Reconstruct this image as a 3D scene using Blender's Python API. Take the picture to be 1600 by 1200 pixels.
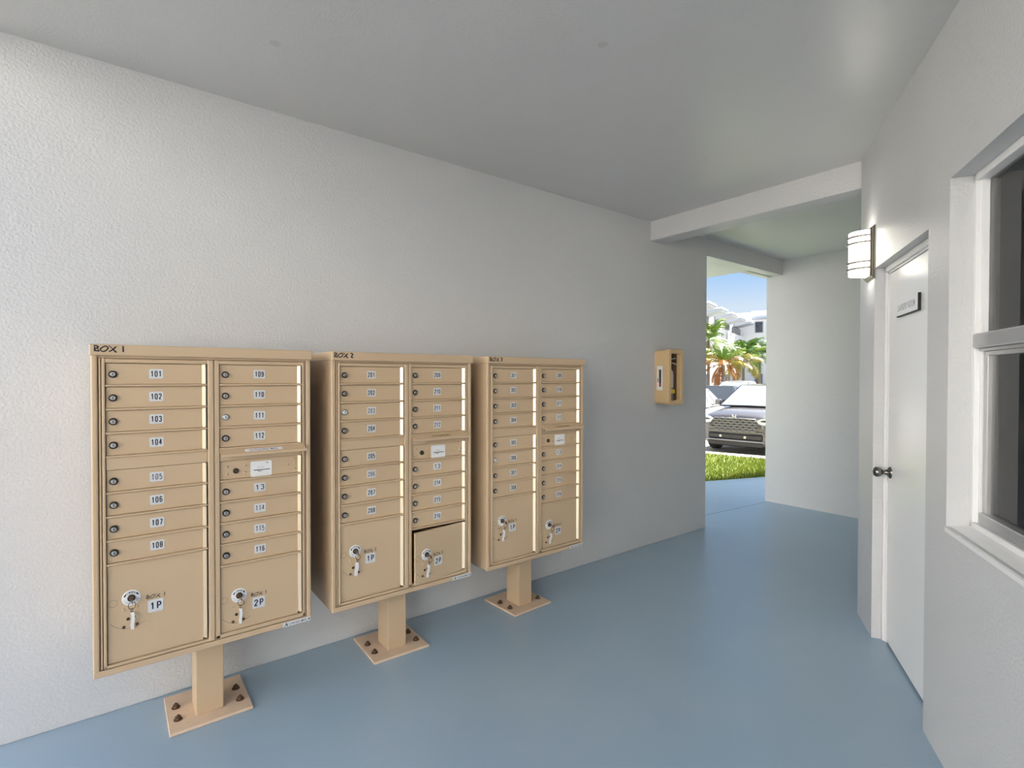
import bpy, bmesh, math, random
from mathutils import Vector, Matrix
R = math.radians
random.seed(7)
for o in list(bpy.data.objects): bpy.data.objects.remove(o)
S = bpy.context.scene
COL = S.collection

# ------------------------------------------------------------------ camera
F_PX, YAW, PITCH, ROLL, CAM_H = 809.2, 0.9143, -0.0127, 0.0015, 1.471
fw = Vector((math.cos(YAW)*math.cos(PITCH), math.sin(YAW)*math.cos(PITCH), math.sin(PITCH)))
r0 = Vector((math.sin(YAW), -math.cos(YAW), 0)); u0 = r0.cross(fw)
rt = r0*math.cos(ROLL)+u0*math.sin(ROLL); up = -r0*math.sin(ROLL)+u0*math.cos(ROLL)
cam = bpy.data.objects.new('camera', bpy.data.cameras.new('camera')); COL.objects.link(cam)
cam.matrix_world = Matrix(((rt.x, up.x, -fw.x, 0), (rt.y, up.y, -fw.y, 0), (rt.z, up.z, -fw.z, CAM_H), (0, 0, 0, 1)))
cam.data.sensor_width = 36; cam.data.lens = F_PX/1600*36; cam.data.clip_start = .02; cam.data.clip_end = 600
S.camera = cam

# ------------------------------------------------------------------ world, sun, exposure
SUN_STRENGTH, EXPOSURE = 5.0, 2.42
SKY_STRENGTH = 2**-EXPOSURE
w = bpy.data.worlds.new('sky'); S.world = w; w.use_nodes = True
nt = w.node_tree; nt.nodes.clear()
out = nt.nodes.new('ShaderNodeOutputWorld'); bg = nt.nodes.new('ShaderNodeBackground')
tc = nt.nodes.new('ShaderNodeTexCoord'); sp = nt.nodes.new('ShaderNodeSeparateXYZ')
ramp = nt.nodes.new('ShaderNodeValToRGB'); cr = ramp.color_ramp
cr.elements[0].position = 0.0; cr.elements[0].color = (.90, .97, 1.06, 1)
cr.elements[1].position = 1.0; cr.elements[1].color = (.24, .42, .80, 1)
for ps, c in ((.125, (.66, .79, .93)), (.175, (.43, .65, .95)), (.35, (.34, .55, .90))): cr.elements.new(ps).color = (*c, 1)
nt.links.new(tc.outputs['Generated'], sp.inputs[0]); nt.links.new(sp.outputs['Z'], ramp.inputs[0])
nt.links.new(ramp.outputs[0], bg.inputs[0]); bg.inputs[1].default_value = SKY_STRENGTH
nt.links.new(bg.outputs[0], out.inputs[0])
sun = bpy.data.objects.new('sun', bpy.data.lights.new('sun', 'SUN')); COL.objects.link(sun)
sun.data.energy = SUN_STRENGTH; sun.data.angle = R(1.5); sun.data.color = (1, .95, .86)
sun.rotation_euler = Vector((.62, -.12, .77)).to_track_quat('Z', 'Y').to_euler(); sun.location = (4, 0, 12)
vs = S.view_settings
vs.view_transform = 'Standard'; vs.look = 'None'; vs.gamma = 1; vs.use_curve_mapping = False; vs.exposure = EXPOSURE

# ------------------------------------------------------------------ materials
def mat(name, col, rough=.5, metal=0, noise=None, bump=None, emit=None, spec=None, coat=0, detail=4):
    """noise=(scale, amount, colour2)  bump=(scale, strength, distance)"""
    m = bpy.data.materials.new(name); m.use_nodes = True
    n = m.node_tree; b = n.nodes['Principled BSDF']
    b.inputs['Base Color'].default_value = (*col, 1); b.inputs['Roughness'].default_value = rough
    b.inputs['Metallic'].default_value = metal; b.inputs['Coat Weight'].default_value = coat
    if spec is not None: b.inputs['Specular IOR Level'].default_value = spec
    if emit: b.inputs['Emission Color'].default_value = (*emit[0], 1); b.inputs['Emission Strength'].default_value = emit[1]
    t = n.nodes.new('ShaderNodeTexCoord')
    if noise:
        x = n.nodes.new('ShaderNodeTexNoise'); x.inputs['Scale'].default_value = noise[0]; x.inputs['Detail'].default_value = detail
        mp = n.nodes.new('ShaderNodeMapRange'); mp.inputs[1].default_value = .35; mp.inputs[2].default_value = .7; mp.inputs[4].default_value = noise[1]
        k = n.nodes.new('ShaderNodeMix'); k.data_type = 'RGBA'
        k.inputs['A'].default_value = (*col, 1); k.inputs['B'].default_value = (*noise[2], 1)
        n.links.new(t.outputs['Object'], x.inputs['Vector']); n.links.new(x.outputs['Fac'], mp.inputs[0])
        n.links.new(mp.outputs[0], k.inputs['Factor']); n.links.new(k.outputs['Result'], b.inputs['Base Color'])
    if bump:
        x = n.nodes.new('ShaderNodeTexNoise'); x.inputs['Scale'].default_value = bump[0]; x.inputs['Detail'].default_value = 3
        bp = n.nodes.new('ShaderNodeBump'); bp.inputs['Strength'].default_value = bump[1]; bp.inputs['Distance'].default_value = bump[2]
        n.links.new(t.outputs['Object'], x.inputs['Vector']); n.links.new(x.outputs['Fac'], bp.inputs['Height'])
        n.links.new(bp.outputs['Normal'], b.inputs['Normal'])
    return m

M = {}
CEIL_SPOTS = [(0.532, 2.274, 2.829, 0.023), (1.593, 1.463, 2.829, 0.023)]
M['wall'] = mat('stucco_paint', (.625, .627, .635), .40, noise=(1.3, .5, (.585, .587, .595)), bump=(85, .6, .005))
M['ceil'] = mat('ceiling_paint', (.67, .668, .664), .34, noise=(1.1, .5, (.63, .628, .62)), bump=(120, .30, .003))
def stain(m, spots, dark):
    n = m.node_tree; b = n.nodes['Principled BSDF']; src = b.inputs['Base Color'].links[0].from_socket; t = n.nodes.new('ShaderNodeTexCoord')
    for (x, y, z, r) in spots:
        d = n.nodes.new('ShaderNodeVectorMath'); d.operation = 'DISTANCE'; d.inputs[1].default_value = (x, y, z); n.links.new(t.outputs['Object'], d.inputs[0])
        q = n.nodes.new('ShaderNodeMapRange'); q.inputs[1].default_value = r; q.inputs[2].default_value = r*.8; n.links.new(d.outputs['Value'], q.inputs[0])
        k = n.nodes.new('ShaderNodeMix'); k.data_type = 'RGBA'; k.inputs['B'].default_value = (*dark, 1)
        n.links.new(q.outputs[0], k.inputs['Factor']); n.links.new(src, k.inputs['A']); src = k.outputs['Result']
    n.links.new(src, b.inputs['Base Color'])
stain(M['ceil'], CEIL_SPOTS, (.58, .577, .57))
M['floor'] = mat('blue_floor_paint', (.355, .480, .600), .32, noise=(2.2, .6, (.40, .51, .605)), bump=(60, .12, .002), detail=7)
M['trimwhite'] = mat('white_gloss_paint', (.84, .84, .845), .35, noise=(9, .4, (.78, .78, .785)), bump=(70, .12, .002))
M['door'] = mat('white_door_paint', (.92, .92, .92), .3, noise=(2, .3, (.89, .89, .89)))
M['tan'] = mat('tan_powder_coat', (.605, .445, .285), .36, noise=(5, .45, (.57, .415, .265)), bump=(500, .05, .0006), detail=8)
M['hinge'] = mat('tan_hinge_highlight', (.86, .74, .56), .32, .7)  # lighter metallic tan: the side-light highlight is put into the finish
M['tanlite'] = mat('tan_powder_coat_plate', (.80, .60, .43), .5, noise=(16, .55, (.66, .50, .37)), bump=(160, .15, .001), detail=8)
M['label'] = mat('grey_white_sticker', (.70, .71, .72), .5, noise=(60, .35, (.55, .58, .62)))
M['paper'] = mat('white_paper', (.83, .83, .83), .6)
M['ink'] = mat('black_ink', (.012, .012, .016), .5)
M['navy'] = mat('navy_ink', (.015, .02, .05), .5)
M['worn'] = mat('worn_black_ink', (.06, .06, .07), .6, noise=(220, .8, (.4, .4, .42)))
M['chrome'] = mat('worn_chrome', (.55, .53, .50), .28, 1)
M['darkmetal'] = mat('dark_metal', (.07, .06, .052), .38, .85)
M['steel'] = mat('brushed_steel', (.50, .49, .47), .32, 1)
M['rust'] = mat('rusty_bolt', (.10, .06, .04), .7, .4, noise=(90, .7, (.2, .1, .05)))
M['brass'] = mat('copper_key', (.36, .19, .11), .35, .9)
M['black'] = mat('black_plastic', (.012, .012, .013), .5)
M['alu'] = mat('window_aluminium', (.52, .52, .53), .35, .7)
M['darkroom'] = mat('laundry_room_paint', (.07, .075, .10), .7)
M['plastic'] = mat('tan_plastic', (.70, .50, .27), .45, noise=(12, .4, (.64, .45, .25)))
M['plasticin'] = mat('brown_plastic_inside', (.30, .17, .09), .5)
M['shade'] = mat('lit_opal_glass', (.9, .9, .86), .2, emit=((1, .95, .84), 2.3))
M['bronze'] = mat('brushed_nickel_bronze', (.30, .27, .23), .3, 1)
M['red'] = mat('red_print', (.5, .03, .03), .5)
M['yellow'] = mat('yellow_tag', (.75, .55, .05), .5)
M['extwhite'] = mat('off_white_enamel', (.62, .60, .55), .35)
M['extgrey'] = mat('grey_enamel', (.28, .27, .26), .4)
M['concrete'] = mat('pale_concrete', (.50, .46, .38), .85, noise=(6, .7, (.36, .33, .28)), bump=(40, .3, .01))
M['asphalt'] = mat('sunbleached_asphalt', (.30, .28, .25), .9, noise=(3, .6, (.24, .225, .20)), bump=(60, .3, .01))
M['soil'] = mat('lawn_soil', (.16, .22, .04), .9, noise=(5, .8, (.24, .28, .06)))
M['bldg'] = mat('white_stucco_far', (.90, .90, .90), .7, noise=(.6, .3, (.86, .86, .87)))
M['bldggrey'] = mat('grey_slab_far', (.42, .45, .50), .7)
M['glassdark'] = mat('dark_window_glass', (.06, .07, .08), .12)
M['tyre'] = mat('tyre_rubber', (.02, .02, .02), .75)
M['carblack'] = mat('black_trim', (.015, .015, .017), .4)
M['suv'] = mat('grey_car_paint', (.12, .112, .118), .32, .3, coat=.8)
M['white_car'] = mat('white_car_paint', (.82, .82, .82), .3, coat=.8)
M['blue_car'] = mat('slate_blue_car_paint', (.06, .08, .17), .3, .3, coat=.8)
M['red_car'] = mat('maroon_car_paint', (.25, .06, .06), .3, .2, coat=.8)
M['carglass_sky'] = mat('car_glass_sky_sheen', (.30, .33, .34), .06, spec=.9)  # pale base puts the reflected sky into the glass colour
M['cardark'] = mat('tinted_car_glass', (.05, .055, .06), .06, spec=.8)
M['lamp_lens'] = mat('headlight_lens', (.75, .77, .78), .08, .2)
M['chromec'] = mat('bright_chrome', (.85, .85, .85), .12, 1)
M['trunk'] = mat('palm_trunk', (.22, .18, .14), .9, noise=(8, .7, (.14, .11, .08)), bump=(30, .5, .02))
for k, c in (('leafA', (.07, .17, .012)), ('leafB', (.16, .25, .018)), ('leafC', (.28, .23, .02)), ('leafD', (.30, .11, .012)), ('leafE', (.03, .09, .015))):
    M[k] = mat('palm_'+k, c, .5)
def glass_mat():
    m = bpy.data.materials.new('clear_glass'); m.use_nodes = True; n = m.node_tree; n.nodes.clear()
    o = n.nodes.new('ShaderNodeOutputMaterial'); a = n.nodes.new('ShaderNodeBsdfTransparent'); g = n.nodes.new('ShaderNodeBsdfGlossy')
    f = n.nodes.new('ShaderNodeFresnel'); x = n.nodes.new('ShaderNodeMixShader')
    a.inputs[0].default_value = (.93, .95, .95, 1); g.inputs['Roughness'].default_value = .02; f.inputs[0].default_value = 1.5
    n.links.new(f.outputs[0], x.inputs[0]); n.links.new(a.outputs[0], x.inputs[1]); n.links.new(g.outputs[0], x.inputs[2]); n.links.new(x.outputs[0], o.inputs[0])
    return m
M['glass'] = glass_mat()
def grass_mat():
    m = mat('grass_blade', (.22, .42, .03), .55); n = m.node_tree
    b = n.nodes['Principled BSDF']; t = n.nodes.new('ShaderNodeTexCoord'); x = n.nodes.new('ShaderNodeTexNoise')
    x.inputs['Scale'].default_value = 3.5; x.inputs['Detail'].default_value = 5
    r = n.nodes.new('ShaderNodeValToRGB'); r.color_ramp.elements[0].position = .3; r.color_ramp.elements[1].position = .7
    r.color_ramp.elements[0].color = (.10, .155, .006, 1); r.color_ramp.elements[1].color = (.22, .25, .012, 1)
    n.links.new(t.outputs['Object'], x.inputs['Vector']); n.links.new(x.outputs['Fac'], r.inputs[0]); n.links.new(r.outputs[0], b.inputs['Base Color'])
    return m
M['grass'] = grass_mat()

# ------------------------------------------------------------------ mesh helpers
GLYPH = {
 '0': [[(0, .2), (0, .8), (.2, 1), (.8, 1), (1, .8), (1, .2), (.8, 0), (.2, 0), (0, .2), (0, .3)]],
 '1': [[(.15, .78), (.6, 1), (.6, 0)]],
 '2': [[(0, .75), (.05, .88), (.25, 1), (.75, 1), (1, .85), (1, .65), (.1, .12), (0, 0), (1, 0)]],
 '3': [[(0, .8), (.2, 1), (.8, 1), (1, .82), (1, .66), (.75, .52), (.4, .52)], [(.7, .52), (1, .38), (1, .18), (.8, 0), (.2, 0), (0, .2)]],
 '4': [[(1, .28), (0, .28), (.65, 1), (.75, 1), (.75, 0)]],
 '5': [[(.95, 1), (.1, 1), (.05, .52), (.3, .62), (.8, .62), (1, .45), (1, .18), (.8, 0), (.2, 0), (0, .18)]],
 '6': [[(1, .82), (.8, 1), (.2, 1), (0, .8), (0, .2), (.2, 0), (.8, 0), (1, .2), (1, .42), (.8, .58), (.2, .58), (0, .45)]],
 '7': [[(0, 1), (1, 1), (.9, .75), (.35, 0)]],
 '8': [[(.2, .53), (0, .68), (0, .84), (.2, 1), (.8, 1), (1, .84), (1, .68), (.8, .53), (.2, .53), (0, .38), (0, .18), (.2, 0), (.8, 0), (1, .18), (1, .38), (.8, .53), (.7, .53)]],
 '9': [[(0, .18), (.2, 0), (.8, 0), (1, .2), (1, .8), (.8, 1), (.2, 1), (0, .8), (0, .58), (.2, .42), (.8, .42), (1, .55)]],
 'P': [[(.05, 0), (.05, 1), (.75, 1), (1, .85), (1, .62), (.75, .46), (.05, .46)]],
}
class B:
    """collects shapes; build() links them as ONE mesh object"""
    def __init__(s): s.v = []; s.f = []; s.m = []; s.sm = []
    def add(s, vs, fs, mi=0, smooth=False):
        k = len(s.v); s.v += [tuple(v) for v in vs]
        for f in fs: s.f.append(tuple(i+k for i in f)); s.m.append(mi); s.sm.append(smooth)
        return s
    def box(s, x0, x1, y0, y1, z0, z1, bev=0, mi=0, seg=1):
        bm = bmesh.new(); bmesh.ops.create_cube(bm, size=1)
        for v in bm.verts: v.co = Vector(((x0+x1)/2+v.co.x*(x1-x0), (y0+y1)/2+v.co.y*(y1-y0), (z0+z1)/2+v.co.z*(z1-z0)))
        if bev: bmesh.ops.bevel(bm, geom=bm.edges[:], offset=bev, segments=seg, profile=.5, affect='EDGES')
        bm.verts.index_update(); s.add([v.co for v in bm.verts], [[v.index for v in f.verts] for f in bm.faces], mi, False); bm.free(); return s
    def lathe(s, o, axis, prof, n=16, mi=0, smooth=True):
        """prof: list of (along, radius)"""
        a = Vector(axis).normalized(); t = Vector((0, 0, 1)) if abs(a.z) < .9 else Vector((1, 0, 0)); p = a.cross(t).normalized(); q = a.cross(p)
        o = Vector(o); vs = []; fs = []
        for (h, r) in prof:
            for i in range(n):
                an = 2*math.pi*i/n; vs.append(o+a*h+(p*math.cos(an)+q*math.sin(an))*r)
        for j in range(len(prof)-1):
            for i in range(n): fs.append((j*n+i, j*n+(i+1) % n, (j+1)*n+(i+1) % n, (j+1)*n+i))
        s.add(vs, fs, mi, smooth)
        s.add(vs[:n], [tuple(range(n))[::-1]], mi); s.add(vs[-n:], [tuple(range(n))], mi)
        return s
    def tube(s, pts, r, n=8, mi=0, closed=False):
        pts = [Vector(p) for p in pts]; N = len(pts); vs = []; fs = []
        for i, p in enumerate(pts):
            a = pts[(i+1) % N] if (closed or i < N-1) else p; b = pts[i-1] if (closed or i > 0) else p
            d = (a-b).normalized(); t = Vector((0, 0, 1)) if abs(d.z) < .95 else Vector((0, 1, 0))
            u = d.cross(t).normalized(); v = d.cross(u); rr = r[i] if isinstance(r, (list, tuple)) else r
            for k in range(n): vs.append(p+(u*math.cos(2*math.pi*k/n)+v*math.sin(2*math.pi*k/n))*rr)
        for i in range(N if closed else N-1):
            j = (i+1) % N
            for k in range(n): fs.append((i*n+k, i*n+(k+1) % n, j*n+(k+1) % n, j*n+k))
        s.add(vs, fs, mi, True)
        if not closed: s.add(vs[:n], [tuple(range(n))], mi); s.add(vs[-n:], [tuple(range(n))[::-1]], mi)
        return s
    def prism(s, poly, axis, a0, a1, mi=0):
        """poly: 2-D points in the two other axes (cyclic order x,y,z without axis)"""
        def P(p, a): return {'x': (a, p[0], p[1]), 'y': (p[0], a, p[1]), 'z': (p[0], p[1], a)}[axis]
        n = len(poly); vs = [P(p, a0) for p in poly]+[P(p, a1) for p in poly]
        fs = [tuple(range(n)), tuple(range(n, 2*n))[::-1]]+[(i, i+n, (i+1) % n+n, (i+1) % n) for i in range(n)]
        return s.add(vs, fs, mi)
    def text(s, t, x, y, z, h, mi=1, sx=1, bold=0, eps=.0004, ang=0, jig=0):
        vs, fs, wd = text_geo(t, bold, jig); k = h/.7; c, sn = math.cos(ang), math.sin(ang); o = []
        for (a, b) in vs:
            a = (a-wd/2)*k*sx; b = (b-.35)*k; o.append((x+a*c-b*sn, y-eps, z+a*sn+b*c))
        return s.add(o, fs, mi)
    def digits(s, t, x, y, z, h, wd, th, pitch, mi=1, eps=.0004):
        for k, ch in enumerate(t):
            ox = x+(k-(len(t)-1)/2)*pitch
            for line in GLYPH[ch]:
                P = [(ox+(a-.5)*(wd-th), z+(c-.5)*(h-th)) for a, c in line]
                for (x0, z0), (x1, z1) in zip(P, P[1:]):
                    d = math.hypot(x1-x0, z1-z0) or 1; nx, nz_ = -(z1-z0)/d*th/2, (x1-x0)/d*th/2
                    s.add([(x0+nx, y-eps, z0+nz_), (x0-nx, y-eps, z0-nz_), (x1-nx, y-eps, z1-nz_), (x1+nx, y-eps, z1+nz_)], [(0, 1, 2, 3)], mi)
                for (x0, z0) in P[1:-1]:
                    s.add([(x0+th/2*math.cos(a*math.pi/4), y-eps*1.1, z0+th/2*math.sin(a*math.pi/4)) for a in range(8)], [tuple(range(8))], mi)
        return s
    def mesh(s, name, mats):
        me = bpy.data.meshes.new(name); me.from_pydata(s.v, [], s.f)
        for m in (mats if isinstance(mats, (list, tuple)) else [mats]): me.materials.append(M[m] if isinstance(m, str) else m)
        me.polygons.foreach_set('material_index', s.m); me.polygons.foreach_set('use_smooth', s.sm)
        bm = bmesh.new(); bm.from_mesh(me); bmesh.ops.recalc_face_normals(bm, faces=bm.faces[:]); bm.to_mesh(me); bm.free()
        me.update(); return me
    def build(s, name, mats, parent=None, loc=None, rz=0):
        return put(name, s.mesh(name, mats), parent, loc, rz)
_tx = {}
def text_geo(t, bold=0, jig=0):
    key = (t, bold, jig)
    if key in _tx: return _tx[key]
    c = bpy.data.curves.new('t', 'FONT'); c.body = t; c.size = 1; c.offset = bold; c.resolution_u = 3; c.space_character = 1.02
    o = bpy.data.objects.new('t', c); COL.objects.link(o); dg = bpy.context.evaluated_depsgraph_get()
    me = bpy.data.meshes.new_from_object(o.evaluated_get(dg))
    vs = [(v.co.x, v.co.y) for v in me.vertices]; fs = [tuple(p.vertices) for p in me.polygons]
    bpy.data.objects.remove(o); bpy.data.curves.remove(c); bpy.data.meshes.remove(me)
    if jig:
        vs = [(x+.05*math.sin(9*y+x*3), y+jig*math.sin(5.3*x+1)) for x, y in vs]
    x0 = min(v[0] for v in vs); wd = max(v[0] for v in vs)-x0; vs = [(v[0]-x0, v[1]) for v in vs]
    _tx[key] = (vs, fs, wd); return _tx[key]
def put(name, me, parent=None, loc=None, rz=0):
    o = bpy.data.objects.new(name, me); COL.objects.link(o)
    if parent: o.parent = parent
    if loc: o.location = loc
    if rz: o.rotation_euler[2] = rz
    return o
def tag(o, label, cat, group=None, kind=None):
    o['label'] = label; o['category'] = cat
    if group: o['group'] = group
    if kind: o['kind'] = kind
    return o
def thing(name, label, cat, loc=(0, 0, 0), rz=0, group=None):
    return tag(put(name, None, None, loc, rz), label, cat, group)
def struct(o): o['kind'] = 'structure'; return o
def subsurf(o, n):
    m = o.modifiers.new('s', 'SUBSURF'); m.levels = n; m.render_levels = n; return o
def copy_tree(o, parent=None):
    c = o.copy(); COL.objects.link(c); c.parent = parent
    for ch in list(o.children): copy_tree(ch, c)
    return c

# ------------------------------------------------------------------ dimensions from the photograph
WY, ZC, XE = 2.858, 2.829, 4.605          # left wall plane, ceiling, end of the left wall
RA, RB = 0.5217, -0.767                   # right wall: direction and distance
XB, WT = 6.17, .142                       # far wall, left wall thickness
ZH = 2.662                                # underside of beam and header
GA = R(17.5)                              # grid of the car park and the far building
GZ = -.32                                 # car park level
ROOT_R = (-math.sin(RA)*RB, math.cos(RA)*RB, 0)
RT = .21                                  # right wall thickness

# ------------------------------------------------------------------ the setting
o = struct(B().add([(-1.3, -3.2, 0), (12, -3.2, 0), (12, 2.29, 0), (7.663, 3.787, 0), (6.655, 4.135, 0), (3, 5.397, 0), (-1.3, 5.397, 0)] +
    [(x, y, -.3) for x, y in ((-1.3, -3.2), (12, -3.2), (12, 2.29), (7.663, 3.787), (6.655, 4.135), (3, 5.397), (-1.3, 5.397))],
    [(0, 1, 2, 3, 4, 5, 6), (13, 12, 11, 10, 9, 8, 7)]+[(i, i+7, (i+1) % 7+7, (i+1) % 7) for i in range(7)]).build('floor', 'floor'))
B().add([(5.011, 3.108, .0006), (6.10, 3.001, .0006), (6.10, 3.009, .0006), (5.011, 3.116, .0006), (4.3, 3.178, .0006), (4.3, 3.186, .0006)], [(0, 1, 2, 3), (4, 0, 3, 5)]).build('floor_joint', 'darkmetal', o)
struct(B().box(-.45, XE, WY, WY+WT, 0, ZC+.1, .004).build('wall_left', 'wall'))
struct(B().box(XE, XB, WY, WY+WT, ZH, ZC+.1, .002).build('trim_1', 'wall'))
struct(B().box(XB, XB+.25, -1.6, 3.045, -.02, ZC+.1).build('wall_back', 'wall'))
struct(B().box(-.6, XB+.3, -2.6, WY+WT, ZC, ZC+.14).build('ceiling', 'ceil'))
struct(B().box(3.72, 3.91, .95, WY, ZH, ZC+.01, .006).build('trim_2', 'wall'))
b = B(); b.box(2.2, 5.62, WY+WT, 12, ZH, ZC+.14); b.box(5.62, 13, WY+WT-.02, 3.083, ZH, ZC+.14)
struct(b.build('trim_3', 'wall'))
struct(B().box(-.6, 13, -6, 3.083, ZC+.14, 7.8).build('wall_storeys_shade', 'wall'))  # unseen upper floors added to shade the walkway from sky and sun
struct(B().box(2.2, 5.62, 3.09, 12, ZC+.14, 8.6).build('wall_wing_shade', 'wall'))  # unseen mass added over the wing slab to cut skylight outside
struct(B().box(-14, -1.3, -9, 9, -.3, -.01, .01).build('paving_bounce', 'concrete'))  # unseen pale slab added behind the camera, reflects sun onto walls and ceiling
# unseen white block added to bounce sunlight in, on the far building's grid
b = B(); b.box(-19, -13, -16, 22, GZ, 9)
for k in range(8):
    for fl in range(3): b.box(-13.05, -12.96, -14.5+4.4*k, -13.3+4.4*k, GZ+1.2+2.85*fl, GZ+2.5+2.85*fl, 0, 1)
struct(b.build('wall_courtyard_bounce', ['bldg', 'glassdark'], None, None, GA))
# right wall with door and window openings, in (along, out, up) coordinates
DS0, DS1, DZ = 2.64, 3.478, 2.086
WS0, WS1, WZ0, WZ1 = 1.35, 2.42, .914, 2.216
CS = 3.812
b = B()
for s0, s1, z0, z1 in ((-2.6, WS0, -.02, ZC), (WS0, WS1, -.02, WZ0), (WS0, WS1, WZ1, ZC), (WS1, DS0, -.02, ZC), (DS0, DS1, DZ, ZC), (DS1, CS, -.02, ZC)):
    b.box(s0, s1, -RT, 0, z0, z1+(.01 if z1 == ZC else 0))
wall_r = struct(b.build('wall_right', 'wall', None, ROOT_R, RA))
# door
dr = struct(put('door_1', None, None, ROOT_R, RA))
b = B(); FO = -.046
b.box(DS1-.022, DS1, -.10, FO, 0, DZ, .002); b.box(DS0, DS0+.022, -.10, FO, 0, DZ, .002); b.box(DS0, DS1, -.10, FO, DZ-.03, DZ, .002)
b.box(DS1-.034, DS1-.022, -.10, FO-.012, 0, DZ-.03); b.box(DS0+.022, DS1-.022, -.10, FO-.012, DZ-.04, DZ-.03)
b.build('door_frame', 'trimwhite', dr)
leaf = B().box(DS0+.024, DS1-.036, -.10, FO-.016, .012, DZ-.042, .002).build('door_leaf', 'door', dr)
LO = FO-.016
b = B(); ks, kz = DS1-.085, .955
b.lathe((ks, LO, kz), (0, 1, 0), [(0, .033), (.004, .033), (.008, .029), (.014, .016), (.03, .011), (.036, .012), (.043, .022), (.055, .0275), (.067, .027), (.076, .02), (.080, .008)], 24)
b.build('door_knob', mat('dark_nickel', (.22, .21, .20), .2, 1), leaf)
b = B(); b.box(DS1-.036-.001, DS1-.034, -.09, LO+.001, .90, 1.01); b.build('latch_plate', 'steel', leaf)
s0, s1 = 2.935, 3.265
sg = thing('door_sign', 'small white LAUNDRY ROOM sign on the white door', 'sign', ROOT_R, RA)
B().box(s0, s1, LO+.001, LO+.012, 1.785, 1.868, .001).build('sign_back', 'ink', sg)
t = B(); t.text('LAUNDRY ROOM', 0, 0, 0, .032, 0, 1.0, .012)
fx = (s0+s1)/2
B().box(s0+.006, s1-.002, LO+.012, LO+.0150, 1.790, 1.868, .0006).build('sign_face', 'door', sg)
wmax = max(abs(v[0]) for v in t.v)
t.v = [(fx-v[0]*.13/wmax, LO+.0153, 1.828+v[2]) for v in t.v]
t.build('sign_lettering', mat('grey_lettering', (.42, .42, .43), .5), sg)
# window
wn = struct(put('window_1', None, None, ROOT_R, RA))
b = B(); wf = -.068
b.box(WS1-.028, WS1, -.125, wf, WZ0, WZ1, .002); b.box(WS0, WS0+.028, -.125, wf, WZ0, WZ1, .002)
b.box(WS0, WS1, -.125, wf, WZ1-.028, WZ1, .002); b.box(WS0, WS1, -.125, wf, WZ0, WZ0+.03, .002)
b.box(WS1-.04, WS1-.028, -.12, wf-.016, WZ0, WZ1, .001)
b.build('window_frame', 'trimwhite', wn)
b = B(); b.box(WS0+.03, WS1-.028, -.115, wf+.006, 1.580, 1.632, .004); b.box(WS0+.03, WS1-.028, -.115, wf-.012, 1.568, 1.580, .002)
b.build('meeting_rail', 'alu', wn)
b = B(); b.box(WS1-.075, WS1-.044, -.118, wf-.022, WZ0+.03, 1.568, .002); b.box(WS0+.03, WS0+.07, -.118, wf-.022, WZ0+.03, 1.568, .002)
b.build('sash_stile', 'alu', wn)
b = B(); b.box(WS0+.03, WS1-.044, -.118, wf-.010, WZ0+.03, WZ0+.072, .004); b.box(WS0+.03, WS1-.044, -.118, wf-.022, 1.552, 1.568, .002); b.build('sash_rail', 'alu', wn)
B().box(WS0+.03, WS1-.04, -.107, -.103, 1.63, WZ1-.028).build('pane', 'glass', wn)
B().box(WS0+.06, WS1-.07, -.107, -.103, WZ0+.07, 1.553).build('pane', 'glass', wn)
b = B()
b.add([(WS0, -.07, WZ0+.012), (WS1, -.07, WZ0+.012), (WS1, .004, WZ0-.004), (WS0, .004, WZ0-.004), (WS0, -.07, WZ0-.02), (WS1, -.07, WZ0-.02), (WS1, .004, WZ0-.02), (WS0, .004, WZ0-.02)],
      [(0, 1, 2, 3), (4, 7, 6, 5), (0, 4, 5, 1), (1, 5, 6, 2), (2, 6, 7, 3), (3, 7, 4, 0)])
b.build('window_sill', 'trimwhite', wn)
b = B(); b.box(WS1-.012, WS1-.0005, -RT-.02, -.126, WZ0, WZ1, .002); b.box(WS1-.03, WS1-.012, -.150, -.127, WZ0, WZ1, .003); b.build('inner_casing', 'trimwhite', wn)
# laundry room behind the window
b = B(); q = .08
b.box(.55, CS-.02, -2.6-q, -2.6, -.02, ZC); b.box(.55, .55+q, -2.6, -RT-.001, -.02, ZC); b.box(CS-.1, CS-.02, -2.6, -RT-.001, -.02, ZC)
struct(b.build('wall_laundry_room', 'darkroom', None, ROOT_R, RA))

ll = thing('fill_lamp', 'added fill lamp inside the laundry room behind the window', 'lamp', ROOT_R, RA)  # unseen lamp added to brighten the inner window reveal
B().box(1.0, 1.6, -1.5, -1.2, ZC-.05, ZC, .005).build('fill_lamp_housing', 'trimwhite', ll)
B().box(1.03, 1.57, -1.47, -1.23, ZC-.075, ZC-.05, .01).build('fill_lamp_diffuser', mat('laundry_fill_diffuser', (.9, .9, .9), .4, emit=((1, 1, .97), 14)), ll)

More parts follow.
